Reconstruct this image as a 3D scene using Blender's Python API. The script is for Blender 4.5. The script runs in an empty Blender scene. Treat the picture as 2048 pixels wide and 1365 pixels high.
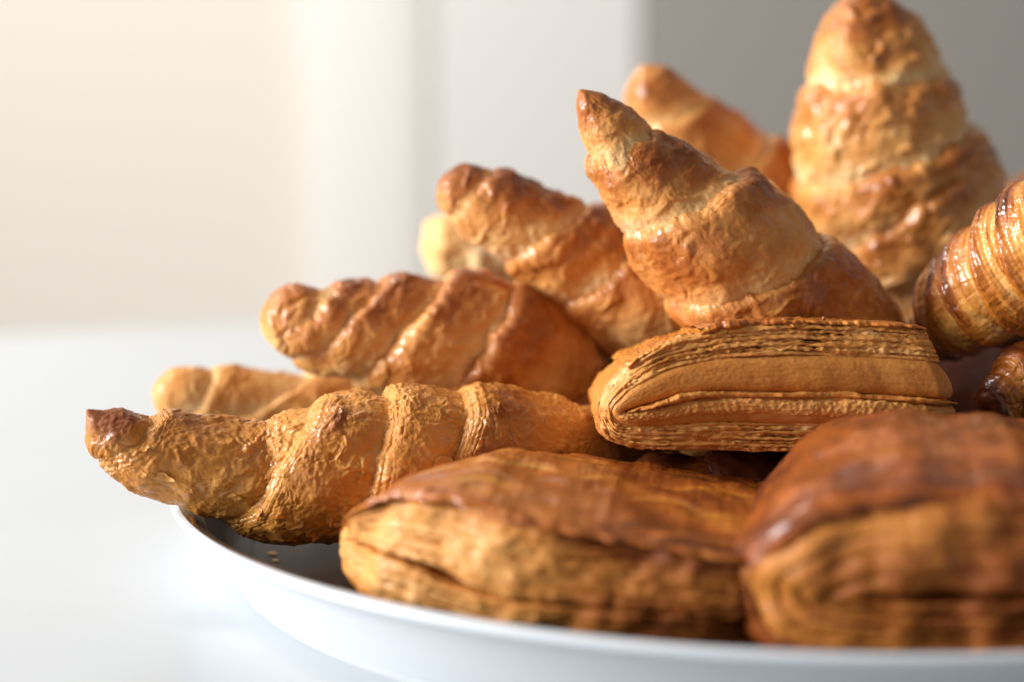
import bpy, math
import numpy as np
from mathutils import Vector

# ------------------------------------------------------------------ camera, light, exposure
sc = bpy.context.scene
COL = sc.collection
HC, PITCH, FMM = 0.12187, 0.12928, 60.0
FPX = FMM / 36.0 * 2048.0

cam_d = bpy.data.cameras.new('camera')
cam = bpy.data.objects.new('camera', cam_d)
COL.objects.link(cam)
cam.location = (0, 0, HC)
cam.rotation_euler = (math.pi / 2 - PITCH, 0, 0)
cam_d.lens = FMM
cam_d.sensor_width = 36.0
cam_d.clip_start = 0.01
cam_d.clip_end = 60
cam_d.dof.use_dof = True
cam_d.dof.focus_distance = 0.432
cam_d.dof.aperture_fstop = 4.6
cam_d.dof.aperture_blades = 0
sc.camera = cam

world = bpy.data.worlds.new('World')
sc.world = world
world.use_nodes = True
bg = world.node_tree.nodes['Background']
bg.inputs['Color'].default_value = (1.0, 0.985, 0.965, 1)
bg.inputs['Strength'].default_value = 0.27


def area_light(name, loc, target, sx, sy, power, color):
    d = bpy.data.lights.new(name, 'AREA')
    d.shape = 'RECTANGLE'
    d.size, d.size_y = sx, sy
    d.energy = power
    d.color = color
    o = bpy.data.objects.new(name, d)
    COL.objects.link(o)
    o.location = loc
    o.rotation_euler = (Vector(target) - Vector(loc)).to_track_quat('-Z', 'Y').to_euler()
    return o


# a tall window to the left of the table, and an added fill lamp that brightens the back wall
area_light('window_light', (-1.25, 0.25, 0.46), (0.0, 0.43, 0.05), 0.55, 0.65, 38.0, (0.97, 0.985, 1.0))
area_light('back_fill_light', (-1.1, 1.0, 1.4), (-0.15, 2.45, 0.3), 0.6, 0.6, 36.0, (1.0, 0.97, 0.92))

sc.view_settings.view_transform = 'Standard'
sc.view_settings.look = 'None'
sc.view_settings.exposure = 0.08
sc.view_settings.gamma = 1.0

# ------------------------------------------------------------------ geometry of the view
CP, SP = math.cos(PITCH), math.sin(PITCH)


def ray(px, py):
    """direction with unit world-y for a pixel of the 2048x1365 photograph"""
    a = (np.asarray(px, float) - 1024.0) / FPX
    b = -(np.asarray(py, float) - 682.5) / FPX
    fy, fz = CP + b * SP, -SP + b * CP
    return np.stack([a / fy, np.ones_like(fy), fz / fy], -1)


def at(px, py, depth):
    return np.array([0, 0, HC]) + ray(px, py) * np.asarray(depth, float)[..., None]


# ------------------------------------------------------------------ noise
_rng = np.random.default_rng(7)
_perm = _rng.permutation(512).astype(np.int64)
_perm = np.concatenate([_perm, _perm, _perm])
_g = _rng.normal(size=(512, 3))
_g /= np.linalg.norm(_g, axis=1)[:, None]
_g = _g.astype(np.float32)


def perlin(p):
    p = np.asarray(p, np.float32)
    sh = p.shape[:-1]
    p = p.reshape(-1, 3)
    i = np.floor(p).astype(np.int64)
    f = p - i
    i &= 511
    w = f * f * f * (f * (f * 6 - 15) + 10)
    out = np.zeros(len(p), np.float32)
    for dx in (0, 1):
        wx = w[:, 0] if dx else 1 - w[:, 0]
        hx = _perm[(i[:, 0] + dx) & 511]
        for dy in (0, 1):
            wy = w[:, 1] if dy else 1 - w[:, 1]
            hy = _perm[hx + ((i[:, 1] + dy) & 511)]
            for dz in (0, 1):
                wz = w[:, 2] if dz else 1 - w[:, 2]
                h = _perm[hy + ((i[:, 2] + dz) & 511)] & 511
                g = _g[h]
                d = g[:, 0] * (f[:, 0] - dx) + g[:, 1] * (f[:, 1] - dy) + g[:, 2] * (f[:, 2] - dz)
                out += d * wx * wy * wz
    return (out * 1.5).reshape(sh)


def fbm(p, octaves=3, gain=0.5):
    p = np.asarray(p, np.float32)
    s, a, t = 0, 1.0, 0
    for k in range(octaves):
        s = s + a * perlin(p * (2.03 ** k) + 17.3 * k)
        t += a
        a *= gain
    return s / t * 1.4


def ridged(p, octaves=2):
    p = np.asarray(p, np.float32)
    s, a, t = 0, 1.0, 0
    for k in range(octaves):
        s = s + a * (1 - np.abs(perlin(p * (2.1 ** k) + 31.7 * k)) * 1.9)
        t += a
        a *= 0.5
    return s / t


def sstep(a, b, x):
    t = np.clip((x - a) / (b - a), 0, 1)
    return t * t * (3 - 2 * t)


def catmull(P, n=None, t=None):
    """uniform Catmull-Rom through P sampled at n points or at parameters t in 0..1"""
    P = np.asarray(P, float)
    m = len(P) - 1
    Q = np.vstack([2 * P[0] - P[1], P, 2 * P[-1] - P[-2]])
    t = np.linspace(0, 1, n) if t is None else np.asarray(t, float)
    x = np.clip(t, 0, 1) * m
    k = np.minimum(x.astype(int), m - 1)
    f = (x - k)[..., None]
    a, b, c, d = Q[k], Q[k + 1], Q[k + 2], Q[k + 3]
    return 0.5 * (2 * b + (c - a) * f + (2 * a - 5 * b + 4 * c - d) * f ** 2 + (3 * b - a - 3 * c + d) * f ** 3)


# ------------------------------------------------------------------ objects
def tag(o, label=None, cat=None, group=None, kind=None):
    if label: o['label'] = label
    if cat: o['category'] = cat
    if group: o['group'] = group
    if kind: o['kind'] = kind
    return o


def thing(name, loc, label, cat, group=None):
    o = bpy.data.objects.new(name, None)
    o.empty_display_size = 0.02
    COL.objects.link(o)
    o.location = loc
    return tag(o, label, cat, group)


def mesh_obj(name, V, F, mat, parent=None, attrs=None, smooth=True):
    me = bpy.data.meshes.new(name)
    V = np.asarray(V, np.float32)
    F = np.asarray(F, np.int32)
    me.vertices.add(len(V))
    me.vertices.foreach_set('co', V.ravel())
    k = F.shape[1]
    me.loops.add(F.size)
    me.loops.foreach_set('vertex_index', F.ravel())
    me.polygons.add(len(F))
    me.polygons.foreach_set('loop_start', np.arange(0, F.size, k, dtype=np.int32))
    me.polygons.foreach_set('use_smooth', np.full(len(F), smooth))
    for an, av in (attrs or {}).items():
        at_ = me.attributes.new(an, 'FLOAT', 'POINT')
        at_.data.foreach_set('value', np.asarray(av, np.float32).ravel())
    me.update(calc_edges=True)
    me.validate()
    me.materials.append(mat)
    o = bpy.data.objects.new(name, me)
    COL.objects.link(o)
    if parent is not None:
        o.parent = parent
    return o


def grid_faces(n, m, wrap_m=False, flip=False):
    i = np.arange(n - 1)[:, None]
    j = np.arange(m if wrap_m else m - 1)[None, :]
    j2 = (j + 1) % m
    a, b, c, d = i * m + j, (i + 1) * m + j, (i + 1) * m + j2, i * m + j2
    q = [a, d, c, b] if flip else [a, b, c, d]
    return np.stack([np.broadcast_to(x, a.shape) for x in q], -1).reshape(-1, 4)


def grid_normals(P, wrap_m=False):
    du = np.gradient(P, axis=0)
    if wrap_m:
        dv = (np.roll(P, -1, 1) - np.roll(P, 1, 1)) * 0.5
    else:
        dv = np.gradient(P, axis=1)
    n = np.cross(du, dv)
    return n / (np.linalg.norm(n, axis=-1, keepdims=True) + 1e-12)


# ------------------------------------------------------------------ materials
def new_mat(name):
    m = bpy.data.materials.new(name)
    m.use_nodes = True
    return m, m.node_tree.nodes, m.node_tree.links, m.node_tree.nodes['Principled BSDF']


def plain(name, color, rough=0.5, metal=0.0, coat=0.0, bump=0.0, bscale=300.0, vary=0.0):
    m, N, L, b = new_mat(name)
    b.inputs['Base Color'].default_value = (*color, 1)
    b.inputs['Roughness'].default_value = rough
    b.inputs['Metallic'].default_value = metal
    b.inputs['Coat Weight'].default_value = coat
    tc = N.new('ShaderNodeTexCoord')
    nz = N.new('ShaderNodeTexNoise')
    nz.inputs['Scale'].default_value = bscale
    nz.inputs['Detail'].default_value = 4
    L.new(tc.outputs['Object'], nz.inputs['Vector'])
    if bump:
        bp = N.new('ShaderNodeBump')
        bp.inputs['Strength'].default_value = bump
        bp.inputs['Distance'].default_value = 0.0005
        L.new(nz.outputs['Fac'], bp.inputs['Height'])
        L.new(bp.outputs['Normal'], b.inputs['Normal'])
    mr = N.new('ShaderNodeMapRange')
    mr.inputs['To Min'].default_value = rough * 0.85
    mr.inputs['To Max'].default_value = min(1, rough * 1.15)
    L.new(nz.outputs['Fac'], mr.inputs['Value'])
    L.new(mr.outputs['Result'], b.inputs['Roughness'])
    return m


def crust(name, stops, rough=0.42, coat=0.25, coat_rough=0.18, mottle=0.22, bump=0.5, sss=0.1, fine=900.0, patch0=0.15):
    """baked dough: the 'bake' attribute (0 pale dough .. 1 well browned) plus mottling drives the colour"""
    m, N, L, b = new_mat(name)
    tc = N.new('ShaderNodeTexCoord')
    a = N.new('ShaderNodeAttribute')
    a.attribute_name = 'bake'
    n1 = N.new('ShaderNodeTexNoise')
    n1.inputs['Scale'].default_value = 160.0
    n1.inputs['Detail'].default_value = 6
    n1.inputs['Roughness'].default_value = 0.62
    n1.inputs['Distortion'].default_value = 0.6
    L.new(tc.outputs['Object'], n1.inputs['Vector'])
    n2 = N.new('ShaderNodeTexNoise')
    n2.inputs['Scale'].default_value = fine
    n2.inputs['Detail'].default_value = 5
    n2.inputs['Roughness'].default_value = 0.7
    L.new(tc.outputs['Object'], n2.inputs['Vector'])
    s1 = N.new('ShaderNodeMath'); s1.operation = 'SUBTRACT'
    L.new(n1.outputs['Fac'], s1.inputs[0]); s1.inputs[1].default_value = 0.5
    s2 = N.new('ShaderNodeMath'); s2.operation = 'MULTIPLY_ADD'
    L.new(s1.outputs[0], s2.inputs[0]); s2.inputs[1].default_value = mottle * 2.2
    L.new(a.outputs['Fac'], s2.inputs[2])
    s3 = N.new('ShaderNodeMath'); s3.operation = 'SUBTRACT'
    L.new(n2.outputs['Fac'], s3.inputs[0]); s3.inputs[1].default_value = 0.5
    s4 = N.new('ShaderNodeMath'); s4.operation = 'MULTIPLY_ADD'
    L.new(s3.outputs[0], s4.inputs[0]); s4.inputs[1].default_value = mottle * 1.1
    L.new(s2.outputs[0], s4.inputs[2])
    r = N.new('ShaderNodeValToRGB')
    L.new(s4.outputs[0], r.inputs['Fac'])
    cr = r.color_ramp
    cr.elements[0].position, cr.elements[0].color = stops[0][0], (*stops[0][1], 1)
    cr.elements[1].position, cr.elements[1].color = stops[-1][0], (*stops[-1][1], 1)
    for pos, c in stops[1:-1]:
        e = cr.elements.new(pos)
        e.color = (*c, 1)
    L.new(r.outputs['Color'], b.inputs['Base Color'])
    mr = N.new('ShaderNodeMapRange')
    mr.inputs['From Min'].default_value = 0.3
    mr.inputs['From Max'].default_value = 0.7
    mr.inputs['To Min'].default_value = rough * 0.7
    mr.inputs['To Max'].default_value = min(1, rough * 1.4)
    L.new(n1.outputs['Fac'], mr.inputs['Value'])
    L.new(mr.outputs['Result'], b.inputs['Roughness'])
    n3 = N.new('ShaderNodeTexNoise')
    n3.inputs['Scale'].default_value = 210.0
    n3.inputs['Detail'].default_value = 3
    L.new(tc.outputs['Object'], n3.inputs['Vector'])
    m3 = N.new('ShaderNodeMapRange')
    m3.inputs['From Min'].default_value = 0.46
    m3.inputs['From Max'].default_value = 0.62
    m3.inputs['To Min'].default_value = coat * patch0
    m3.inputs['To Max'].default_value = coat
    L.new(n3.outputs['Fac'], m3.inputs['Value'])
    L.new(m3.outputs['Result'], b.inputs['Coat Weight'])
    b.inputs['Coat Roughness'].default_value = coat_rough
    b.inputs['Coat IOR'].default_value = 1.45
    b.inputs['Specular IOR Level'].default_value = 0.2
    b.inputs['Subsurface Weight'].default_value = sss
    b.inputs['Subsurface Radius'].default_value = (1.0, 0.42, 0.15)
    b.inputs['Subsurface Scale'].default_value = 0.0022
    bp = N.new('ShaderNodeBump')
    bp.inputs['Strength'].default_value = bump
    bp.inputs['Distance'].default_value = 0.0006
    L.new(n2.outputs['Fac'], bp.inputs['Height'])
    L.new(bp.outputs['Normal'], b.inputs['Normal'])
    return m


PALE, CREAM, GOLD, TAN = (0.80, 0.54, 0.26), (0.74, 0.40, 0.14), (0.64, 0.27, 0.068), (0.56, 0.228, 0.056)
BROWN, DEEP, DARK = (0.42, 0.132, 0.024), (0.24, 0.062, 0.011), (0.09, 0.02, 0.006)
M_GOLD = crust('golden_crust', [(0, (0.80, 0.47, 0.15)), (0.3, (0.68, 0.295, 0.06)), (0.6, (0.57, 0.222, 0.038)), (0.85, (0.42, 0.148, 0.022)), (1, DEEP)],
               rough=0.40, coat=0.95, coat_rough=0.1, mottle=0.2, bump=0.55)
M_BROWN = crust('browned_crust', [(0, PALE), (0.25, CREAM), (0.5, GOLD), (0.75, BROWN), (1, DEEP)],
                rough=0.40, coat=0.95, coat_rough=0.12, mottle=0.22, bump=0.4)
M_PALE = crust('pale_crust', [(0, (0.80, 0.62, 0.36)), (0.35, PALE), (0.65, CREAM), (1, GOLD)],
               rough=0.42, coat=0.25, mottle=0.18, bump=0.35)
M_GLAZE = crust('glazed_crust', [(0, (0.78, 0.47, 0.17)), (0.3, (0.72, 0.32, 0.07)), (0.55, (0.54, 0.18, 0.026)), (0.8, (0.32, 0.085, 0.011)), (1, (0.11, 0.025, 0.006))],
                rough=0.32, coat=0.9, coat_rough=0.1, patch0=0.8, mottle=0.16, bump=0.3)
M_LAYER = crust('puff_layers', [(0, (0.80, 0.52, 0.23)), (0.3, (0.70, 0.345, 0.105)), (0.6, (0.54, 0.205, 0.05)), (0.85, (0.33, 0.10, 0.022)), (1, DEEP)],
                rough=0.5, coat=0.08, mottle=0.16, bump=0.6, fine=1400.0)
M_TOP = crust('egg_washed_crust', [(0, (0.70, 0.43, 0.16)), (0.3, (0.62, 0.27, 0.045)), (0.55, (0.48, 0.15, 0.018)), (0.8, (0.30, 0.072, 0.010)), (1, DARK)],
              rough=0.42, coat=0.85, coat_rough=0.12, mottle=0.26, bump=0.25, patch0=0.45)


M_SIDE = crust('glossy_puff_side', [(0, (0.80, 0.50, 0.21)), (0.3, (0.70, 0.325, 0.09)), (0.6, (0.56, 0.21, 0.04)), (0.85, (0.34, 0.10, 0.018)), (1, DEEP)],
               rough=0.42, coat=0.4, coat_rough=0.16, mottle=0.2, bump=0.4, fine=1100.0)


def table_mat():
    m, N, L, b = new_mat('white_laminate')
    tc = N.new('ShaderNodeTexCoord')
    nz = N.new('ShaderNodeTexNoise')
    nz.inputs['Scale'].default_value = 9.0
    nz.inputs['Detail'].default_value = 6
    L.new(tc.outputs['Object'], nz.inputs['Vector'])
    r = N.new('ShaderNodeValToRGB')
    r.color_ramp.elements[0].position, r.color_ramp.elements[0].color = 0.35, (0.455, 0.48, 0.50, 1)
    r.color_ramp.elements[1].position, r.color_ramp.elements[1].color = 0.7, (0.48, 0.502, 0.52, 1)
    L.new(nz.outputs['Fac'], r.inputs['Fac'])
    L.new(r.outputs['Color'], b.inputs['Base Color'])
    mr = N.new('ShaderNodeMapRange')
    mr.inputs['To Min'].default_value = 0.24
    mr.inputs['To Max'].default_value = 0.36
    L.new(nz.outputs['Fac'], mr.inputs['Value'])
    L.new(mr.outputs['Result'], b.inputs['Roughness'])
    n2 = N.new('ShaderNodeTexNoise')
    n2.inputs['Scale'].default_value = 700.0
    L.new(tc.outputs['Object'], n2.inputs['Vector'])
    bp = N.new('ShaderNodeBump')
    bp.inputs['Strength'].default_value = 0.06
    bp.inputs['Distance'].default_value = 0.0003
    L.new(n2.outputs['Fac'], bp.inputs['Height'])
    L.new(bp.outputs['Normal'], b.inputs['Normal'])
    return m


M_TABLE = table_mat()
M_ENAMEL = plain('white_enamel', (0.61, 0.635, 0.66), 0.42, coat=0.1, bump=0.03)
M_STEEL = plain('dark_tray_inside', (0.045, 0.042, 0.04), 0.35, metal=0.5, bump=0.15, bscale=900.0)
M_BAND = plain('brushed_steel', (0.34, 0.335, 0.33), 0.28, metal=1.0, bump=0.1, bscale=1200.0)
M_WALL = plain('cream_paint', (0.67, 0.63, 0.575), 0.8, bump=0.1)
M_PANEL = plain('white_paint', (0.73, 0.705, 0.67), 0.6, bump=0.05)
M_DOOR = plain('light_grey_paint', (0.64, 0.63, 0.605), 0.5, bump=0.05)
M_GREY = plain('grey_paint', (0.275, 0.26, 0.235), 0.5, bump=0.05)
M_FLOOR = plain('pale_floor', (0.5, 0.44, 0.38), 0.5)


# ------------------------------------------------------------------ setting
def box(name, x0, x1, y0, y1, z0, z1, mat, parent=None, bev=0.0, R=None, T=(0, 0, 0)):
    import bmesh
    bm = bmesh.new()
    bmesh.ops.create_cube(bm, size=1)
    for v in bm.verts:
        v.co = (x0 + (v.co.x + .5) * (x1 - x0), y0 + (v.co.y + .5) * (y1 - y0), z0 + (v.co.z + .5) * (z1 - z0))
    if bev:
        bmesh.ops.bevel(bm, geom=list(bm.edges), offset=bev, segments=4, profile=0.5, affect='EDGES')
    me = bpy.data.meshes.new(name)
    bm.to_mesh(me)
    bm.free()
    me.materials.append(mat)
    o = bpy.data.objects.new(name, me)
    COL.objects.link(o)
    if parent: o.parent = parent
    return o


tag(box('floor', -4, 4, -2.5, 3.2, -0.80, -0.76, M_FLOOR), kind='structure')
YW = 2.45
tag(box('wall', -3.2, 4, YW, YW + 0.1, -0.76, 2.2, M_WALL), kind='structure')


def wx(px, y):
    return (px - 1024.0) / FPX * y


# rounded white pilaster between the cream wall and the pale door
def pilaster():
    x0, x1 = wx(640, YW) - 0.01, wx(868, YW - 0.12)
    t = np.linspace(0, 1, 40)
    # plan outline: flat front that rolls away on the right
    xs = np.concatenate([[x0], [x0 + 0.004], np.linspace(x0 + 0.015, x0 + 0.028, 6), x1 - 0.15 + 0.15 * np.sin(t * math.pi / 2)])
    ys = np.concatenate([[YW - 0.002], [YW - 0.06], np.full(6, YW - 0.07), YW - 0.07 + 0.068 * (1 - np.cos(t * math.pi / 2))])
    zs = np.array([-0.76, 2.2])
    P = np.stack([np.broadcast_to(xs[:, None], (len(xs), 2)), np.broadcast_to(ys[:, None], (len(xs), 2)), np.broadcast_to(zs[None], (len(xs), 2))], -1)
    return mesh_obj('pilaster', P.reshape(-1, 3), grid_faces(len(xs), 2), M_PANEL)


tag(pilaster(), kind='structure')
cab = thing('cupboard', (wx(1300, 2.2), 2.2, -0.76), 'tall blurred grey cupboard with one pale door and one darker door behind the croissants', 'cupboard')
bx0 = cab.location.x
box('carcass', wx(880, 2.3) - bx0, 1.6, 0.05, 0.24, 0.0, 2.9, M_DOOR, cab)
box('door', wx(872, 2.22) - bx0, wx(1277, 2.22) - bx0, 0.02, 0.048, 0.03, 2.9, M_DOOR, cab, bev=0.004)
box('door', wx(1284, 2.2) - bx0, wx(2300, 2.2) - bx0, 0.0, 0.048, 0.03, 2.9, M_GREY, cab, bev=0.004)

# table: its far edge runs obliquely behind the pastries
e0, e1 = np.array([-0.291, 0.970]), np.array([-0.128, 1.034])
ed = (e1 - e0) / np.linalg.norm(e1 - e0)
tab = thing('table', (0.3, 0.4, -0.76), 'white laminate table carrying the tray of pastries', 'table')
ang = math.atan2(ed[1], ed[0])
tab.rotation_euler = (0, 0, ang)
nrm2 = np.array([-ed[1], ed[0]])
far = float(np.dot(e0 - np.array([0.3, 0.4]), nrm2))
box('tabletop', -1.15, 1.0, far - 1.25, far, 0.73, 0.76, M_TABLE, tab, bev=0.003)
for lx, ly in ((-1.05, far - 0.1), (0.9, far - 0.1), (-1.05, far - 1.15), (0.9, far - 1.15)):
    box('leg', lx - 0.025, lx + 0.025, ly - 0.025, ly + 0.025, 0.0, 0.728, M_PANEL, tab, bev=0.003)

# tray
TC = np.array([0.0761, 0.4772])
TR, TZ, TB = 0.17, 0.0228, 0.1526
tray = thing('tray', (TC[0], TC[1], 0.0), 'large round shallow tray, white outside and dark metal inside, heaped with pastries', 'tray')


def lathe(name, prof, mat, parent, n=240):
    prof = np.asarray(prof, float)
    th = np.linspace(0, 2 * math.pi, n, endpoint=False)
    P = np.stack([prof[:, 0:1] * np.cos(th), prof[:, 0:1] * np.sin(th), np.broadcast_to(prof[:, 1:2], (len(prof), n))], -1)
    return mesh_obj(name, P.reshape(-1, 3), grid_faces(len(prof), n, True, flip=True), mat, parent)


lathe('outer_wall', catmull([(0.0000, 0.00060), (0.1000, 0.00060), (TB - 0.004, 0.0004), (TB, 0.0004), (0.1562, 0.00500), (0.1605, 0.01150), (0.1640, 0.01660), (0.1668, 0.02000)], 70), M_ENAMEL, tray)
lathe('rim', catmull([(0.1662, 0.01940), (0.1690, 0.02020), (0.1702, 0.02140), (0.1697, 0.02240), (0.1686, 0.02280)], 40), M_ENAMEL, tray)
lathe('rim_band', catmull([(0.1685, 0.02275), (0.1672, 0.02260), (0.1656, 0.02180), (0.1640, 0.02050), (0.1626, 0.01920)], 24), M_BAND, tray)
lathe('inner_wall', catmull([(0.1626, 0.01910), (0.1617, 0.01830), (0.1590, 0.01400), (0.1555, 0.00780), (0.1500, 0.00440), (0.1400, 0.00340), (0.0800, 0.00320), (0.0000, 0.00320)], 80), M_STEEL, tray)


# ------------------------------------------------------------------ croissants
def croissant(name, label, spine, lips, centre, mat, cat='croissant', group='croissants heaped on the tray', seed=0,
              hl=0.15, bulge=0.02, lipw=0.034, ov=0.06, nth=260, nv=70, lump=1.0, wrinkle=0.5, fine=0.14,
              laminate=0.06, blister=0.35, crinkle=0.9, up=(0, 0, 1), bake0=0.5, bake_up=0.28, crease=0.35, lip_bake=-0.25, toward=(0, -1, 0.25),
              laps=12, part='dough_layer', stripes=0.0, tip_bake=0.15, jag=1.0, flakes=(), ridge_bake=0.22):
    """spine: (px, py, depth, radius in px); lips: pairs of pixels where a layer's edge crosses the two silhouettes"""
    rng = np.random.default_rng(seed + 100)
    S = np.array(spine, float)
    W = at(S[:, 0], S[:, 1], S[:, 2])
    Rm = S[:, 3] / FPX * S[:, 2]
    nS = 600
    tt = np.linspace(0, 1, nS)
    C = catmull(np.column_stack([W, Rm, S[:, :2]]), t=tt)
    seg = np.linalg.norm(np.diff(C[:, :3], axis=0), axis=1)
    arc = np.concatenate([[0], np.cumsum(seg)])
    LEN = arc[-1]
    u_of = arc / LEN
    pix = C[:, 4:6]

    def u_at(q):
        # project onto the picture of the spine, extended by its end tangents
        return u_of[np.argmin(((pix - np.array(q)) ** 2).sum(1))]

    def perp(q, u):
        i_ = int(np.argmin(np.abs(u_of - u)))
        rp = C[i_, 3] * FPX / at(C[i_, 4], C[i_, 5], 1.0)[1] / max(np.interp(u, u_of, C[:, 1]), 1e-3)
        return float(np.clip(np.linalg.norm(pix[i_] - np.array(q, float)) / rp, 0.15, 1.0))

    base = np.array([W[:, 0].mean(), W[:, 1].mean(), (W[:, 2] - Rm).min()])
    root = thing(name, tuple(base), label, cat, group)
    toward = np.array(toward, float)

    def frame(u):
        sh = u.shape
        uf = np.clip(u.ravel(), 0, 1)
        c = np.stack([np.interp(uf, u_of, C[:, k]) for k in range(4)], -1)
        e = 0.012
        a = np.stack([np.interp(np.clip(uf + e, 0, 1), u_of, C[:, k]) - np.interp(np.clip(uf - e, 0, 1), u_of, C[:, k]) for k in range(3)], -1)
        T = a / np.linalg.norm(a, axis=1, keepdims=True)
        n1 = toward - (T @ toward)[:, None] * T
        n1 /= np.linalg.norm(n1, axis=1, keepdims=True)
        n2 = np.cross(T, n1)     # up for a spine that runs left to right
        s = lambda x: x.reshape(sh + (-1,))
        return s(c[:, :3]), c[:, 3].reshape(sh), s(T), s(n1), s(n2)

    th = np.linspace(0, 2 * math.pi, nth, endpoint=False)
    bounds = [(0.0, 0.0)] + [(u_at(a), u_at(b)) for a, b in lips] + [(1.0, 1.0)]
    so = rng.uniform(0, 90, 3)

    edges = []
    for k in range(len(bounds)):
        a, b = bounds[k]
        if 0 < k < len(bounds) - 1:
            pa = np.array(lips[k - 1][0], float) - np.array(lips[k - 1][1], float)
            # picture direction of n2 at this place
            cc, rr, TT, n1, n2 = frame(np.array([0.5 * (a + b)]))
            v = np.array([n2[0, 0], -n2[0, 2]])
            sgn = 1.0 if np.dot(v, pa) > 0 else -1.0
        else:
            sgn = 1.0
        if 0 < k < len(bounds) - 1:
            sa, sb = [perp(q_, u_) for q_, u_ in zip(lips[k - 1], (a, b))]
            sa, sb = abs(sa), -abs(sb)
            m_ = (a - b) / max(sa - sb, 0.5)
            e = (a - m_ * sa) + sgn * m_ * np.sin(th)
        else:
            e = np.full(nth, float(a))
        if 0 < k < len(bounds) - 1:
            j = np.stack([np.cos(th) * 1.6, np.sin(th) * 1.6, np.full(nth, k * 5.1)], -1) + so
            e = e + jag * (0.010 * perlin(j) + 0.003 * perlin(j * 4) + 0.0018 * perlin(j * 13))
        edges.append(e)

    nb = len(bounds) - 1
    for k in range(nb):
        left, right = edges[k], edges[k + 1]
        if k < centre:
            outer, inner, sg, both = left, right, 1, False
        elif k > centre:
            outer, inner, sg, both = right, left, -1, False
        else:
            outer, inner, sg, both = left, right, 1, True
        end = (k == 0 and sg == 1) or (k == nb - 1 and sg == -1)
        ext = 0.0 if both else ov
        nl = max(16, nv // 2)
        a = np.linspace(0, 1, nl)[:, None]
        w = np.linspace(0, 1, nv)[1:, None]
        lw = min(lipw, 0.6 * float(np.mean(np.abs(inner - outer)))) * (1.3 if end else 1.0)
        U1 = outer[None] + sg * lw * (1 - np.cos(a * math.pi / 2))
        G1 = np.sin(a * math.pi / 2) ** 0.85 * np.ones((1, nth))
        stop = inner + sg * ext if not both else inner - lw
        U2 = outer[None] + sg * lw + (stop - outer - sg * lw)[None] * w
        span = np.maximum(np.abs(inner - outer)[None] - lw, 0.012)

        we = np.clip(sg * (U2 - outer[None] - sg * lw) / span, 0, 2)
        if both:
            prof = hl * 0.5 - hl * 0.25 * np.sin(np.clip(we, 0, 1) * math.pi) + bulge * np.sin(np.clip(we, 0, 1) * math.pi)
        else:
            prof = hl * (0.5 - np.minimum(we, 1.6)) + bulge * np.sin(np.clip(we, 0, 1) * math.pi)
        rin = 0.03 if end else 1 - 0.5 * hl - 0.14
        top = 1 + hl * 0.5
        F1 = rin + (top - rin) * G1
        F2 = 1 + prof
        U = np.vstack([U1, U2])
        Fk = np.vstack([F1, F2])
        lipmask = np.vstack([1 - a * np.ones((1, nth)), np.zeros_like(U2)])
        wexp = np.vstack([np.zeros_like(U1), we])
        if both:
            U3 = inner[None] - lw * (1 - np.cos((1 - a[1:]) * math.pi / 2)) * 1.0
            G3 = np.sin((1 - a[1:]) * math.pi / 2) ** 0.85 * np.ones((1, nth))
            rin3 = 0.03 if nb == 1 else rin
            U, Fk = np.vstack([U, U3]), np.vstack([Fk, rin3 + (top - rin3) * G3])
            lipmask = np.vstack([lipmask, a[1:] * np.ones((1, nth))])
            wexp = np.vstack([wexp, np.ones_like(U3)])
        c, R, T, n1, n2 = frame(U)
        rad = n1 * np.cos(th)[None, :, None] + n2 * np.sin(th)[None, :, None]
        P = c + rad * (R * Fk)[..., None]
        # crust relief: broad lumps, blisters, crinkles; coordinates follow the roll
        q = np.stack([U * LEN, np.cos(th)[None] * R, np.sin(th)[None] * R], -1) + so * 0.13 + k * 0.071
        nrm = grid_normals(P, True)
        if np.mean(np.sum(nrm * rad, -1)) < 0:
            nrm = -nrm
        tipfade = sstep(0.0, 0.04, U) * sstep(0.0, 0.04, 1 - U)
        wp = q + 0.003 * np.stack([perlin(q * 230), perlin(q * 230 + 9), perlin(q * 230 + 21)], -1)
        disp = lump * 0.0016 * fbm(q * 65, 2)
        cr = ridged(wp * np.array([300, 250, 250]) * crinkle, 2)
        cr2 = ridged(wp * np.array([640, 560, 560]) * crinkle + 40, 2)
        patch = 0.2 + 0.8 * sstep(-0.2, 0.4, fbm(q * 75 + 11, 2))
        face = 1 - lipmask
        crum = fbm(wp * np.array([230, 200, 200]) * crinkle + 3, 4, 0.6)
        tz = fbm(wp * 120 * crinkle + 33, 3) * 3.2
        ledge = (np.floor(tz) + sstep(0.0, 0.16, tz - np.floor(tz))) / 3.2
        disp = disp + wrinkle * patch * (0.00065 * crum + 0.00045 * (cr - 0.6) + 0.00012 * (cr2 - 0.6) + 0.0007 * ledge) * (0.35 + 0.65 * face)
        bl = np.maximum(0, perlin(wp * np.array([190, 150, 150]) + 60)) + 0.5 * np.maximum(0, perlin(wp * 330 + 70))
        disp = disp + blister * 0.0018 * bl + fine * 0.001 * fbm(q * 700, 3)
        lines = 1.5 * fbm(np.stack([lipmask * laps * 0.55 + 0.5 * perlin(q * 90), q[..., 1] * 55, q[..., 2] * 55], -1) + k * 3.7, 3)
        if not end:
            disp = disp + laminate * 0.001 * lines * sstep(0.05, 0.25, lipmask)
        if stripes:
            st = fbm(q * np.array([700, 60, 60]) + 3, 2)
            disp = disp + stripes * 0.0006 * st
        P = P + nrm * (disp * (0.25 + 0.75 * tipfade))[..., None]
        upv = np.sum(nrm * np.array(up), -1)
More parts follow.
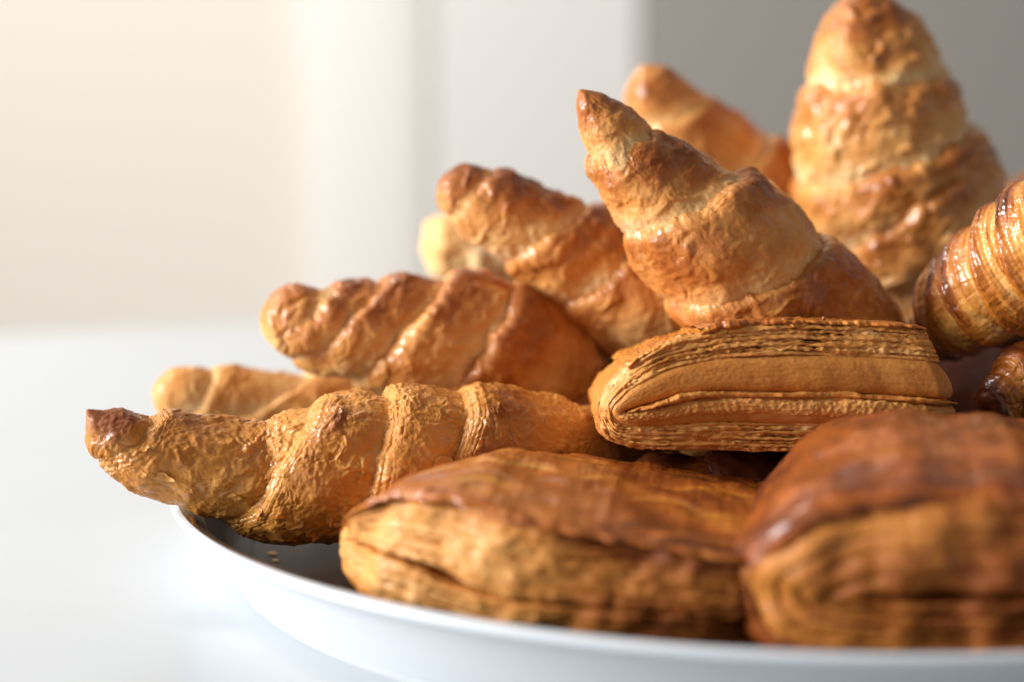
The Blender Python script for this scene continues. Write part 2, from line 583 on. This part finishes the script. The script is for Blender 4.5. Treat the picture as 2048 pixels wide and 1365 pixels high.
        bake = bake0 + bake_up * upv + 0.36 * fbm(q * 48 + 5, 3) - crease * sstep(0.62, 1.0, wexp) * (0 if both else 1) \
            + lip_bake * sstep(0.1, 0.5, lipmask) * (0 if end else 1) + 0.12 * (cr - 0.6) * patch * wrinkle
        bake = bake + ridge_bake * (1 - sstep(0.15, 0.5 if ridge_bake > 0.2 else 0.6, wexp + 0.06 * fbm(q * 120 + 8, 2)))
        if stripes:
            bake = bake + 0.35 * st * stripes
        bake = bake + tip_bake * (1 - sstep(0.02, 0.14, np.minimum(U, 1 - U)))
        F = grid_faces(P.shape[0], nth, True)
        for fi, (fk, fv, ft, fs, fl) in enumerate(flakes):
            if fk != k:
                continue
            # a loose flake of crust: a ragged sheet that follows the surface and curls up along one side
            nr, na = 9, 30
            rr = np.linspace(0, 1, nr)[:, None]
            an = np.linspace(0, 2 * math.pi, na, endpoint=False)[None]
            rag = 1 + 0.35 * perlin(np.stack([np.cos(an) * 1.7, np.sin(an) * 1.7, 0 * an + fi * 3.3], -1)) + 0.18 * perlin(np.stack([np.cos(an) * 6, np.sin(an) * 6, 0 * an + fi], -1))
            ii = fv * P.shape[0] + rr * rag * np.cos(an) * fs / (np.linalg.norm(P[P.shape[0] // 2, 0] - P[P.shape[0] // 2 + 1, 0]) + 1e-6)
            jj = ft * nth / (2 * math.pi) + rr * rag * np.sin(an) * fs * 0.8 / (np.linalg.norm(P[P.shape[0] // 2, 0] - P[P.shape[0] // 2, 1]) + 1e-6)
            ii = np.clip(ii, 1, P.shape[0] - 2)
            i0, j0 = np.floor(ii).astype(int), np.floor(jj).astype(int)
            fa, fb = (ii - i0)[..., None], (jj - j0)[..., None]
            g = lambda A_: (A_[i0, j0 % nth] * (1 - fa) * (1 - fb) + A_[i0 + 1, j0 % nth] * fa * (1 - fb) + A_[i0, (j0 + 1) % nth] * (1 - fa) * fb + A_[i0 + 1, (j0 + 1) % nth] * fa * fb)
            lift = 0.00025 + fl * np.clip(rr * np.cos(an - fi * 1.9), 0, 1) ** 2
            fp = g(P) + g(nrm) * lift[..., None] + g(nrm) * (0.0002 * perlin(g(P) * 900))[..., None]
            mesh_obj('crust_flake', (fp - base).reshape(-1, 3), grid_faces(nr, na, True), mat, root, {'bake': np.full(nr * na, 0.42) - 0.2 * (rr * np.ones_like(an)).ravel()})
        mesh_obj(part, (P - base).reshape(-1, 3), F, mat, root, {'bake': bake})
    return root


_fr = np.random.default_rng(3)
A_FLAKES = [(int(k_), float(_fr.uniform(.15, .8)), float(_fr.uniform(-.5, 1.1)), float(_fr.uniform(.0012, .0028)), float(_fr.uniform(.0005, .0016))) for k_ in [1, 1, 1, 1, 1, 1, 1, 2, 2, 2, 2, 2, 2, 3, 3, 3, 3, 4, 4, 4]]

croissant('croissant', 'golden crinkled croissant lying at the front with its pointed left tip overhanging the tray rim',
          [(174, 822, .418, 12), (212, 858, .420, 44), (300, 908, .424, 80), (415, 932, .428, 98), (525, 955, .431, 116), (645, 948, .433, 148),
           (765, 945, .436, 165), (905, 938, .441, 164), (1020, 930, .447, 145), (1130, 925, .455, 118), (1240, 920, .466, 92), (1340, 915, .478, 50)],
          [((301, 834), (194, 905)), ((606, 846), (452, 1045)), ((763, 788), (690, 1075)), ((911, 765), (858, 985)), ((1146, 828), (1195, 905))],
          4, M_GOLD, seed=1, nth=620, nv=130, flakes=A_FLAKES, hl=0.17, bulge=0.03, lipw=0.040, blister=0.45, crinkle=1.15, lump=0.9, wrinkle=1.05, fine=0.2, laminate=0.30, laps=19,
          bake0=0.5, bake_up=0.05, crease=0.2, lip_bake=-0.3, tip_bake=0.10)

croissant('croissant', 'small pale golden croissant peeping out behind the crinkled front croissant, low on the left',
          [(308, 772, .498, 24), (360, 788, .500, 52), (450, 812, .505, 72), (560, 828, .51, 86), (680, 838, .515, 92), (800, 850, .52, 84), (900, 860, .53, 50)],
          [((420, 748), (376, 817)), ((612, 752), (478, 835)), ((760, 760), (650, 880))], 3, M_PALE, seed=2, lump=0.9, wrinkle=0.4,
          bake0=0.5, bake_up=0.3, crease=0.3, hl=0.17)

croissant('croissant', 'browned croissant pointing left above the front one, its blunt tip out over the table',
          [(520, 640, .482, 42), (575, 645, .484, 62), (680, 658, .488, 92), (800, 675, .492, 120), (920, 690, .496, 142), (1040, 705, .502, 140), (1145, 748, .51, 100), (1250, 792, .52, 66), (1320, 815, .53, 35)],
          [((665, 575), (560, 685)), ((770, 558), (628, 690)), ((890, 552), (728, 745)), ((1030, 548), (880, 780)), ((1140, 620), (1165, 760))], 4, M_BROWN, seed=3,
          nth=320, nv=80, lump=1.2, wrinkle=0.3, blister=0.7, bake0=0.44, bake_up=0.34, crease=0.45, hl=0.18, bulge=0.02, lipw=0.032, tip_bake=-0.2)

croissant('croissant', 'brown glossy croissant slanting down to the right, its curled tip raised against the pale door',
          [(884, 358, .492, 26), (912, 374, .494, 48), (950, 396, .495, 62), (1000, 424, .497, 78), (1110, 490, .50, 100), (1210, 548, .503, 118), (1310, 610, .506, 124), (1420, 670, .512, 105), (1500, 710, .52, 50)],
          [((975, 350), (905, 432)), ((1165, 415), (1010, 522)), ((1262, 480), (1140, 590)), ((1400, 560), (1330, 690))], 3, M_BROWN, seed=4,
          nth=320, nv=80, lump=1.2, wrinkle=0.3, blister=0.7, bake0=0.50, bake_up=0.32, crease=0.45, hl=0.16, bulge=0.02, lipw=0.032, tip_bake=0.0)

croissant('croissant', 'pale underside of a croissant end showing below the curled tip of the slanting one',
          [(848, 492, .565, 34), (880, 490, .567, 60), (950, 500, .57, 78), (1060, 535, .575, 95), (1180, 580, .58, 90), (1270, 610, .585, 45)],
          [((1080, 450), (1040, 620))], 1, M_PALE, seed=5, lump=1.6, wrinkle=0.7, blister=0.8, bake0=0.12, bake_up=0.2, crease=0.2)

croissant('croissant', 'tall golden brown croissant leaning left, its thin crooked tip standing up in the middle',
          [(1158, 180, .452, 12), (1180, 212, .453, 36), (1225, 275, .455, 66), (1305, 368, .458, 102), (1415, 472, .461, 150), (1520, 572, .466, 164), (1630, 665, .472, 152), (1745, 745, .482, 108), (1830, 790, .49, 60)],
          [((1286, 268), (1180, 318)), ((1456, 362), (1252, 458)), ((1640, 470), (1362, 600)), ((1790, 640), (1560, 800))], 3, M_BROWN, seed=6,
          nth=420, nv=100, lump=1.1, wrinkle=0.6, bake0=0.54, bake_up=0.15, tip_bake=0.05, crease=0.38, hl=0.13, bulge=0.02, lipw=0.026, blister=0.5)

croissant('croissant', 'blurred light brown croissant tip rising behind the tall leaning croissant',
          [(1283, 132, .56, 18), (1312, 190, .562, 62), (1370, 262, .565, 86), (1440, 328, .57, 102), (1530, 400, .575, 115), (1620, 480, .58, 110), (1690, 540, .585, 60)],
          [((1392, 205), (1262, 262)), ((1500, 300), (1360, 400))], 2, M_BROWN, seed=7, nth=200, nv=60, lump=1.0, wrinkle=0.4, bake0=0.38, bake_up=0.15, tip_bake=-0.1)

croissant('croissant', 'large knobbly croissant standing upright at the back, the tallest of the heap',
          [(1716, -22, .545, 30), (1728, 45, .546, 84), (1742, 130, .548, 124), (1755, 225, .55, 160), (1775, 330, .553, 188), (1805, 440, .556, 196), (1835, 550, .56, 182), (1865, 650, .565, 140), (1885, 730, .57, 70)],
          [((1632, 165), (1850, 150)), ((1592, 350), (1915, 262)), ((1690, 440), (1912, 305)), ((1705, 540), (1960, 420))], 3, M_BROWN, seed=8,
          nth=300, nv=80, lump=1.3, wrinkle=0.7, bake0=0.50, bake_up=0.15, crease=0.42, hl=0.11, bulge=0.03, lipw=0.03, blister=1.0, tip_bake=-0.15, toward=(0, -1, 0.0))

croissant('croissant', 'blurred sliver of a croissant at the right edge behind the glossy striped one',
          [(1985, 420, .66, 20), (2030, 415, .66, 50), (2110, 410, .66, 80), (2220, 410, .66, 95), (2330, 430, .66, 60)],
          [((2150, 330), (2120, 490))], 1, M_BROWN, seed=9, nth=140, nv=40, bake0=0.55, bake_up=0.2)

croissant('glazed_croissant', 'shiny glazed croissant with sharp striped layers at the right edge',
          [(1852, 690, .484, 30), (1882, 662, .478, 66), (1918, 618, .469, 90), (1965, 588, .461, 110), (2014, 556, .453, 122), (2070, 520, .446, 134), (2140, 478, .439, 144), (2260, 405, .43, 144), (2330, 370, .425, 90)],
          [((1852, 600), (1868, 700)), ((1868, 578), (1900, 712)), ((1891, 545), (1948, 690)), ((1929, 512), (2006, 672)), ((1974, 449), (2058, 640)), ((2015, 400), (2110, 600)), ((2090, 340), (2190, 540))],
          7, M_GLAZE, group='glazed pastries', seed=10, nth=460, nv=80, hl=0.22, bulge=0.0, lipw=0.03, lump=0.5, wrinkle=0.25, blister=0.25, fine=0.15, laminate=0.15,
          bake0=0.40, bake_up=0.08, crease=0.05, lip_bake=0.1, stripes=0.7, ridge_bake=0.36, tip_bake=0.15)

croissant('glazed_croissant', 'dark glazed pastry end with frayed layers low at the right edge',
          [(1962, 818, .438, 22), (1990, 806, .440, 46), (2040, 782, .443, 72), (2110, 760, .447, 92), (2190, 745, .452, 100), (2280, 735, .458, 60)],
          [((2008, 752), (2030, 850))], 1, M_GLAZE, group='glazed pastries', seed=11, nth=260, nv=60, hl=0.2, lump=1.2, wrinkle=0.9,
          bake0=0.58, bake_up=0.1, crease=0.1, lip_bake=-0.3, laminate=0.6, stripes=0.5)

# lower ones, showing only in the dark hollows of the heap
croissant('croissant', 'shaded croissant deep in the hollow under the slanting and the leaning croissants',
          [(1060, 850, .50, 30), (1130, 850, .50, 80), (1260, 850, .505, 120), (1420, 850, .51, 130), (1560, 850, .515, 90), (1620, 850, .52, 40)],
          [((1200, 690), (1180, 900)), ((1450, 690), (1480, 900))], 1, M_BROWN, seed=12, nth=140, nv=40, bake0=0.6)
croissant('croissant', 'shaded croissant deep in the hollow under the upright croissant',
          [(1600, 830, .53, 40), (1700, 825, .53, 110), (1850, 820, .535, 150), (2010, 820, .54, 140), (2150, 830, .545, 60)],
          [((1780, 690), (1760, 950)), ((1980, 690), (2000, 950))], 1, M_TOP, seed=13, nth=140, nv=40, bake0=0.95)  # crust colour set very dark to stand in for shade in the hollow


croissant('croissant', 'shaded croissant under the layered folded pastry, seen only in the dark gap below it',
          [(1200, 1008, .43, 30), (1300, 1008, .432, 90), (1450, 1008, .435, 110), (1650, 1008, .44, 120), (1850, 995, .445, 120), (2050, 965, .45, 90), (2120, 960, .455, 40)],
          [((1400, 880), (1380, 1090)), ((1800, 870), (1820, 1090))], 1, M_TOP, seed=14, nth=160, nv=50, bake0=0.95)  # darkest crust colour, painting in the shade of the gap


# ------------------------------------------------------------------ folded puff pastries
def folded(name, label, cat, outer, inner, layers, origin, yaw=0.0, tilt=0.0, depth=0.07, seed=0, group='folded puff pastries',
           front_scale=0.96, back_scale=0.8, npth=420, round_d=0.3, bulge=0.0, left_round=0.0, left_drop=0.6, drop_w=0.0, xswell=0.3, xtaper=0.0, dome=0.0):
    """outer / inner: the fold's two outlines in pixels (same count), laid on an upright face plane through
    origin = (px, py, depth) that is turned by yaw and leant back by tilt; layers: dicts with q0, q1 ..."""
    rng = np.random.default_rng(seed + 500)
    O = at(*[np.array([v], float) for v in origin])[0]
    X = np.array([math.cos(yaw), math.sin(yaw), 0.0])
    D0 = np.array([-math.sin(yaw), math.cos(yaw), 0.0])
    Z0 = np.array([0, 0, 1.0])
    D = D0 * math.cos(tilt) - Z0 * math.sin(tilt)
    Z = np.cross(X, D)

    def flat(pts):
        pts = np.array(pts, float)
        r = ray(pts[:, 0], pts[:, 1])
        E = np.array([0, 0, HC])
        t = ((O - E) @ D) / (r @ D)
        w = E + r * t[:, None] - O
        return np.stack([w @ X, w @ Z], -1)

    A, B = flat(outer), flat(inner)
    mid = np.array([(A[:, 0].min() + A[:, 0].max()) / 2, (A[:, 1].min() + A[:, 1].max()) / 2])
    zlow = A[:, 1].min()
    base = O + X * mid[0] + D * depth * 0.5 + Z * zlow
    root = thing(name, tuple(base), label, cat, group)
    so = rng.uniform(0, 90, 3)
    for li, ly in enumerate(layers):
        q0, q1 = ly['q0'], ly['q1']
        nf = ly.get('nf', 8)
        dl = ly.get('depth', 0.5) * depth
        ns = ly.get('ns', 5)
        npl = ly.get('np', npth)
        p = np.linspace(ly.get('p0', 0.0), ly.get('p1', 1.0), npl)
        a, b = catmull(A, t=p), catmull(B, t=p)
        off = ly.get('off', rng.uniform(-0.0005, 0.0009))
        rd = min(ly.get('round', 0.0006), 0.004)
        # cross-section (q, d): outer side from the back to the front, front face, inner side to the back
        sd = np.linspace(1, 0, ns) ** 1.6
        cq = [q0 * np.ones(ns), q0 + (q1 - q0) * np.linspace(0, 1, nf + 2)[1:-1], q1 * np.ones(3)]
        cd = [sd * (dl - rd) + rd, np.zeros(nf), np.array([rd, rd + dl * 0.2, dl * 0.9])]
        x = np.linspace(-1, 1, nf + 2)[1:-1]
        cd[1] = rd * (1 - np.sqrt(np.clip(1 - np.abs(x) ** 3, 0, 1)))
        CQ, CD = np.concatenate(cq), np.concatenate(cd)
        front = np.concatenate([np.zeros(ns), np.ones(nf), np.zeros(3)])
        # end taper along the path
        et = 1 - np.sqrt(np.clip(1 - (np.clip(1 - np.minimum(p, 1 - p) / 0.035, 0, 1)) ** 2, 0, 1))
        qm = 0.5 * (q0 + q1)
        jit = ly.get('jit', 0.0)
        arc = np.concatenate([[0], np.cumsum(np.linalg.norm(np.diff(a * 0.6 + b * 0.4, axis=0), axis=1))])
        jq = np.stack([arc * 90, np.full(npl, li * 7.7), np.zeros(npl)], -1) + so
        dq = jit * fbm(jq, 3)
        Qm = qm + (CQ[None] - qm) * (1 - 0.92 * et[:, None]) + dq[:, None]
        # wavy front: whole layer in and out
        wav = ly.get('wave', 0.0008) * fbm(jq * np.array([0.7, 1, 1]) + 50, 3) + ly.get('wave', 0.0008) * ly.get('ripple', 0.4) * fbm(jq * 5 + 80, 2)
        dd = CD[None] + (off + ly.get('fold_off', 0.0) * np.exp(-((p - 0.54) / 0.11) ** 4) + wav)[:, None] + 0.010 * et[:, None] * ly.get('endback', 1.0)
        P2 = a[:, None] + (b - a)[:, None] * Qm[..., None]
        zh = (A[:, 1].max() - A[:, 1].min()) * 0.5
        shift = -bulge * (1 - np.clip((P2[..., 1] - mid[1]) / zh, -1.15, 1.15) ** 2)
        if left_round:
            k_ = np.clip((A[:, 0].min() + left_round - P2[..., 0]) / left_round, 0, 1)
            shift = shift + left_round * 0.8 * (1 - np.sqrt(1 - 0.98 * k_ ** 2))
        if left_round:
            w_ = drop_w or left_round
            kd_ = np.clip((A[:, 0].min() + w_ - P2[..., 0]) / w_, 0, 1)
            P2[..., 1] = np.where(P2[..., 1] > mid[1], mid[1] + (P2[..., 1] - mid[1]) * (1 - left_drop * kd_ ** 1.3 * np.clip(CD[None] / depth, 0, 1)), P2[..., 1])
        dd = dd + shift * np.clip(1 - CD[None] / depth * 1.2, 0, 1)
        # the body swells behind the cut face and narrows to the back
        t = np.clip(dd / depth, 0, 1)
        sc_ = np.where(t < round_d, front_scale + (1 - front_scale) * np.sin(np.clip(t / round_d, 0, 1) * math.pi / 2),
                       1 + (back_scale - 1) * ((t - round_d) / (1 - round_d)) ** 2)
        P2 = mid + (P2 - mid) * (1 + (sc_ / front_scale - 1)[..., None] * np.array([xswell, 1.0]))
        P2[..., 1] += dome * np.sin(np.clip(t, 0, 1) * math.pi) * np.clip(1 - ((P2[..., 0] - mid[0]) / (0.5 * (A[:, 0].max() - A[:, 0].min()))) ** 2, 0, 1) * np.clip((P2[..., 1] - mid[1]) / (A[:, 1].max() - mid[1]), 0, 1)
        P2[..., 0] += xtaper * t ** 1.5 * np.clip((mid[0] - P2[..., 0]) / (mid[0] - A[:, 0].min()), 0, 1)
        P = O + X * P2[..., 0:1] + Z * P2[..., 1:2] + D * dd[..., None]
        nrm = grid_normals(P)
        cen = (O + X * mid[0] + Z * mid[1] + D * depth * 0.5)
        ref = front[None, :, None] * (-D) + (1 - front)[None, :, None] * (P - cen)
        if np.mean(np.sum(nrm * ref, -1)[:, :ns + nf]) < 0:
            nrm = -nrm
            flip = True
        else:
            flip = False
        qc = np.stack([np.broadcast_to(arc[:, None], P.shape[:2]), Qm * 0.016, dd], -1) + so * 0.1 + li * 0.031
        iso = np.array([1, ly.get('iso', 1.0), 1])
        grain = fbm(qc * np.array([160, 1500, 500]) * iso, 3)
        lumps = fbm(P * 70 + so, 2)
        holes = ridged(qc * np.array([260, 900, 300]) * iso + 7, 2) - 0.55
        cells = fbm(qc * 900, 3)
        fr = front[None]
        disp = fr * (ly.get('grain', 0.25) * 0.001 * grain + ly.get('holes', 0.0) * 0.001 * holes + ly.get('cells', 0.0) * 0.001 * cells + ly.get('swell', 0.0) * 0.001 * lumps + ly.get('bubbles', 0.0) * 0.001 * (np.abs(perlin(P * np.array([190, 190, 330]) + so + 0.4 * perlin(P * 150)[..., None])) - 0.25)) \
            + (1 - fr) * (ly.get('lump', 0.6) * 0.001 * lumps + 0.00015 * cells + ly.get('skin', 0.3) * 0.001 * (ridged(P * 330 + so, 2) - 0.6) + ly.get('skin', 0.3) * 0.0012 * np.maximum(0, perlin(P * 170 + so)))
        sl = 0
        if 'score' in ly:
            # shallow scored lines across the top
            s = np.abs(((arc[:, None] * 0.22 + (dd - 0.02) * 1.0 + 0.007 * fbm(P * 40 + 4, 2)) / ly['score']) % 1 - 0.5) * ly['score']
            sl = np.exp(-(s / 0.0012) ** 2) * (1 - fr)
            disp = disp - 0.0007 * sl
        P = P + nrm * disp[..., None]
        bake = ly.get('bake', 0.4) + 0.22 * ly.get('vary', 1.0) * fbm(qc * np.array([50, 200, 60]) * iso + 3, 3) * fr + 0.26 * fbm(P * np.array([30, 45, 45]) + so, 4) * (1 - fr) + 0.10 * grain * ly.get('vary', 1.0) * fr - 0.4 * sl
        bake = bake + ly.get('front_bake', 0.0) * fr + ly.get('right_bake_shade', 0.0) * sstep(-0.3, 0.6, (P2[..., 0] - mid[0]) / (0.5 * (A[:, 0].max() - A[:, 0].min()))) + ly.get('edge_bake', 0.0) * np.exp(-(CD[None] / 0.003) ** 2) * (1 - fr)  # darker to the right: browning, with some shading put into the colour
        o = mesh_obj(ly.get('name', 'pastry_layer'), (P - base).reshape(-1, 3), grid_faces(P.shape[0], P.shape[1], flip=flip), ly.get('mat', M_LAYER), root, {'bake': bake})
        if 'label' in ly:
            o['label'] = ly['label']
    return root


L_out = [(1862, 656), (1780, 647), (1676, 644), (1567, 641), (1457, 649), (1409, 661), (1325, 684), (1262, 722), (1222, 765), (1198, 810), (1202, 850), (1228, 884), (1300, 897), (1457, 902), (1590, 904), (1750, 905), (1910, 900)]
L_in = [(1930, 806), (1830, 794), (1720, 789), (1600, 786), (1480, 784), (1420, 785), (1360, 792), (1310, 804), (1275, 814), (1252, 821), (1258, 822), (1275, 814), (1315, 801), (1400, 783), (1590, 782), (1750, 786), (1928, 803)]
lay = [dict(name='top_crust', q0=-0.015, q1=0.05, p0=0.0, p1=0.315, off=-0.0010, wave=0.0024, jit=0.03, depth=1.0, ns=50, nf=6, lump=0.9, mat=M_TOP, bake=0.66, front_bake=-0.02, grain=0.3, round=0.0006)]
lay.append(dict(name='outer_layer', q0=0.03, q1=0.09, p0=0.0, p1=0.45, off=0.0012, wave=0.004, jit=0.05, depth=1.0, ns=60, nf=8, mat=M_TOP, bake=0.5, lump=1.5, skin=1.0))
lay.append(dict(name='outer_layer', q0=0.0, q1=0.07, p0=0.64, p1=1.0, off=0.0002, wave=0.0014, jit=0.03, depth=1.0, ns=40, nf=8, bake=0.55, skin=0.5))
NL = 13
qs = np.linspace(0.04, 0.47, NL + 1)
for i in range(NL):
    lay.append(dict(q0=qs[i] - 0.006, q1=qs[i + 1] + 0.008, off=[0.0002, -0.0004, 0.0004, 0.0, 0.0005, -0.0003, 0.0005, 0.0001, -0.0004, 0.0003, -0.0001, 0.0004, 0.0][i], wave=0.0009, jit=0.018, ns=30 if i < 4 else 5, fold_off=0.0045 * (1 - i / NL) ** 1.3, skin=0.6, lump=1.0, ripple=0.12, bake=[0.62, 0.42, 0.55, 0.32, 0.58, 0.42, 0.32, 0.55, 0.42, 0.62, 0.36, 0.52, 0.42][i], mat=M_SIDE,
                    nf=12, holes=[1.1, .5, .9, .7, 1.2, .4, .9, 1.1, .5, .8, 1.0, .6, .3][i], iso=0.7, grain=0.25, round=0.0003, depth=0.8 if i < 4 else 0.4))
lay.append(dict(name='crumb', q0=0.45, q1=1.0, off=-0.0010, wave=0.0006, ripple=0.0, jit=0.02, bake=0.58, mat=M_SIDE, nf=60, grain=0.06, cells=0.07, holes=0.06, jit2=0, round=0.0026, vary=0.6, depth=0.5))
lay.append(dict(name='sugared_flap', q0=0.60, q1=0.89, p0=0.615, p1=1.0, off=-0.0022, wave=0.0008, ripple=0.1, jit=0.03, bake=0.40, mat=M_SIDE, nf=40, grain=0.08, cells=0.35, holes=0.2, round=0.0022, depth=0.3))
lay.append(dict(name='seam_fold', q0=0.90, q1=0.985, p0=0.60, p1=1.0, off=-0.0022, wave=0.0018, ripple=0.15, jit=0.045, bake=0.6, mat=M_SIDE, nf=8, grain=0.3, depth=0.3, round=0.0007))
fp = folded('folded_pastry', 'folded puff pastry with its layered cut side facing out, resting on others', 'pastry',
       L_out, L_in, lay, (1560, 780, .418), yaw=0.03, tilt=0.10, depth=0.05, seed=1, front_scale=1.0, back_scale=0.88, npth=520, round_d=0.2, bulge=0.002)

# beads of dried glaze standing on its crust
for px, py, r in ((1648, 637, .0005), (1708, 645, .0004), (1575, 640, .0007), (1535, 644, .0006)):
    n_, m_ = 7, 12
    a_ = np.linspace(0.02, math.pi - 0.02, n_)[:, None]
    b_ = np.linspace(0, 2 * math.pi, m_, endpoint=False)[None]
    V = np.stack([np.sin(a_) * np.cos(b_) * (2.2 if py < 645 and px < 1600 else 1), np.sin(a_) * np.sin(b_), np.cos(a_) * np.ones_like(b_)], -1) * r
    V = V + at(np.array([px]), np.array([py]), np.array([.4205]))[0] - np.array(fp.location)
    mesh_obj('glaze_bead', V.reshape(-1, 3), grid_faces(n_, m_, True), M_GLAZE, fp, {'bake': np.full(n_ * m_, 0.85)})

M_out = [(1542, 1110), (1390, 1096), (1254, 1072), (1120, 1048), (1002, 1024), (912, 1008), (810, 1010), (725, 1032), (650, 1075), (590, 1130), (578, 1168), (600, 1200), (750, 1240), (940, 1275), (1120, 1305), (1300, 1325), (1506, 1340)]
M_in = [(1542, 1240), (1390, 1222), (1254, 1207), (1120, 1194), (1002, 1180), (922, 1160), (869, 1138), (780, 1124), (710, 1118), (640, 1124), (640, 1130), (705, 1134), (800, 1142), (940, 1184), (1120, 1204), (1300, 1218), (1506, 1238)]
lay = [dict(name='top_crust', q0=-0.05, q1=0.06, p0=0.0, p1=0.56, off=-0.0016, wave=0.0034, ripple=0.08, jit=0.05, skin=0.10, right_bake_shade=0.1, depth=1.0, ns=80, nf=8, lump=1.3, mat=M_TOP, bake=0.66, edge_bake=0.2, front_bake=0.05, round=0.0015, score=0.019)]
qs = [0.05, 0.16, 0.27, 0.40, 0.52, 0.66, 0.80, 1.0]
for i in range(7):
    lay.append(dict(q0=qs[i] - 0.02, q1=qs[i + 1] + 0.02, off=[0.0002, 0.0, 0.0002, -0.0001, 0.0001, -0.0002, -0.0004][i], wave=0.0005, ripple=0.1, jit=0.035, mat=M_SIDE, right_bake_shade=0.5, bake=[0.62, 0.48, 0.34, 0.26, 0.30, 0.28, 0.42][i],
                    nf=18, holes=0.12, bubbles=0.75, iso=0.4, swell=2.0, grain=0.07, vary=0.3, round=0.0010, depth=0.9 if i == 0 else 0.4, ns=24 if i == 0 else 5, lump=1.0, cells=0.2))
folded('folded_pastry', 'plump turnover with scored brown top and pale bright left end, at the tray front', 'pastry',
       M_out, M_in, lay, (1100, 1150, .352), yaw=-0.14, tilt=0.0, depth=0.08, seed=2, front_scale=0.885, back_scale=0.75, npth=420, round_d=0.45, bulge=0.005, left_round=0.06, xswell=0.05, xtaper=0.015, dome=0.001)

N_out = [(2256, 1010), (2136, 990), (2006, 980), (1876, 978), (1776, 982), (1686, 992), (1611, 1012), (1546, 1050), (1491, 1100), (1458, 1150), (1450, 1200), (1464, 1250), (1516, 1300), (1616, 1325), (1756, 1335), (1976, 1340), (2256, 1340)]
N_in = [(2380, 1194), (2260, 1190), (2130, 1187), (2000, 1184), (1930, 1183), (1880, 1183), (1830, 1184), (1790, 1186), (1755, 1188), (1730, 1190), (1735, 1191), (1765, 1192), (1810, 1193), (1890, 1194), (2000, 1195), (2130, 1197), (2380, 1200)]
lay = [dict(name='top_crust', q0=-0.03, q1=0.20, p0=0.0, p1=0.80, off=-0.001, wave=0.002, ripple=0.08, jit=0.04, skin=0.12, depth=1.0, ns=70, nf=8, lump=1.3, mat=M_TOP, bake=0.88, edge_bake=0.15, round=0.003)]
qs = [0.09, 0.22, 0.36, 0.55, 0.76, 0.99]
for i in range(5):
    lay.append(dict(q0=qs[i] - 0.02, q1=qs[i + 1] + (0.02 if i < 4 else 0), off=[0.0, -0.0002, 0.0001, 0.0, 0.0003][i], wave=0.0006, ripple=0.1, iso=0.4, swell=2.0, vary=0.4, jit=0.03, mat=M_SIDE, bubbles=0.4, right_bake_shade=0.2, bake=[0.76, 0.66, 0.74, 0.8, 0.85][i], nf=14, holes=0.15, grain=0.1, round=0.0014, depth=0.6, ns=8))
folded('folded_pastry', 'large dark glossy turnover, the blurred nearest one at the right front of the tray', 'pastry',
       N_out, N_in, lay, (1800, 1180, .333), yaw=-0.18, tilt=-0.03, depth=0.085, seed=3, front_scale=0.87, back_scale=0.7, npth=360, round_d=0.5, bulge=0.004, left_round=0.025, xswell=0.03, left_drop=0.0, xtaper=0.006, dome=0.0015)


# a few crumbs on the bare patch of the tray
import bmesh
for i, (px, py, r) in enumerate([(545, 1107, .0008), (552, 1121, .0006)]):
    d = ray(np.array([px]), np.array([py]))[0]
    zf = 0.0036
    p = np.array([0, 0, HC]) + d * ((zf + r * 0.3 - HC) / d[2])
    bm = bmesh.new()
    bmesh.ops.create_icosphere(bm, subdivisions=2, radius=r)
    V = np.array([v.co[:] for v in bm.verts])
    V = V * (1 + 0.45 * perlin(V / r * 1.3 + i * 5.1))[:, None] * np.array([1.5, 1.1, 0.35])
    for v, c in zip(bm.verts, V): v.co = c
    me = bpy.data.meshes.new('crumb')
    bm.to_mesh(me); bm.free()
    me.materials.append(M_SIDE)
    o = bpy.data.objects.new('crumb', me)
    COL.objects.link(o)
    o.location = p
    tag(o, ['largest of the tiny pastry crumbs on the dark tray floor', 'second crumb, just in front of the largest one on the tray floor', 'rightmost tiny crumb on the bare dark tray floor', 'leftmost and smallest crumb on the bare dark tray floor'][i], 'crumb', 'crumbs on the tray floor')
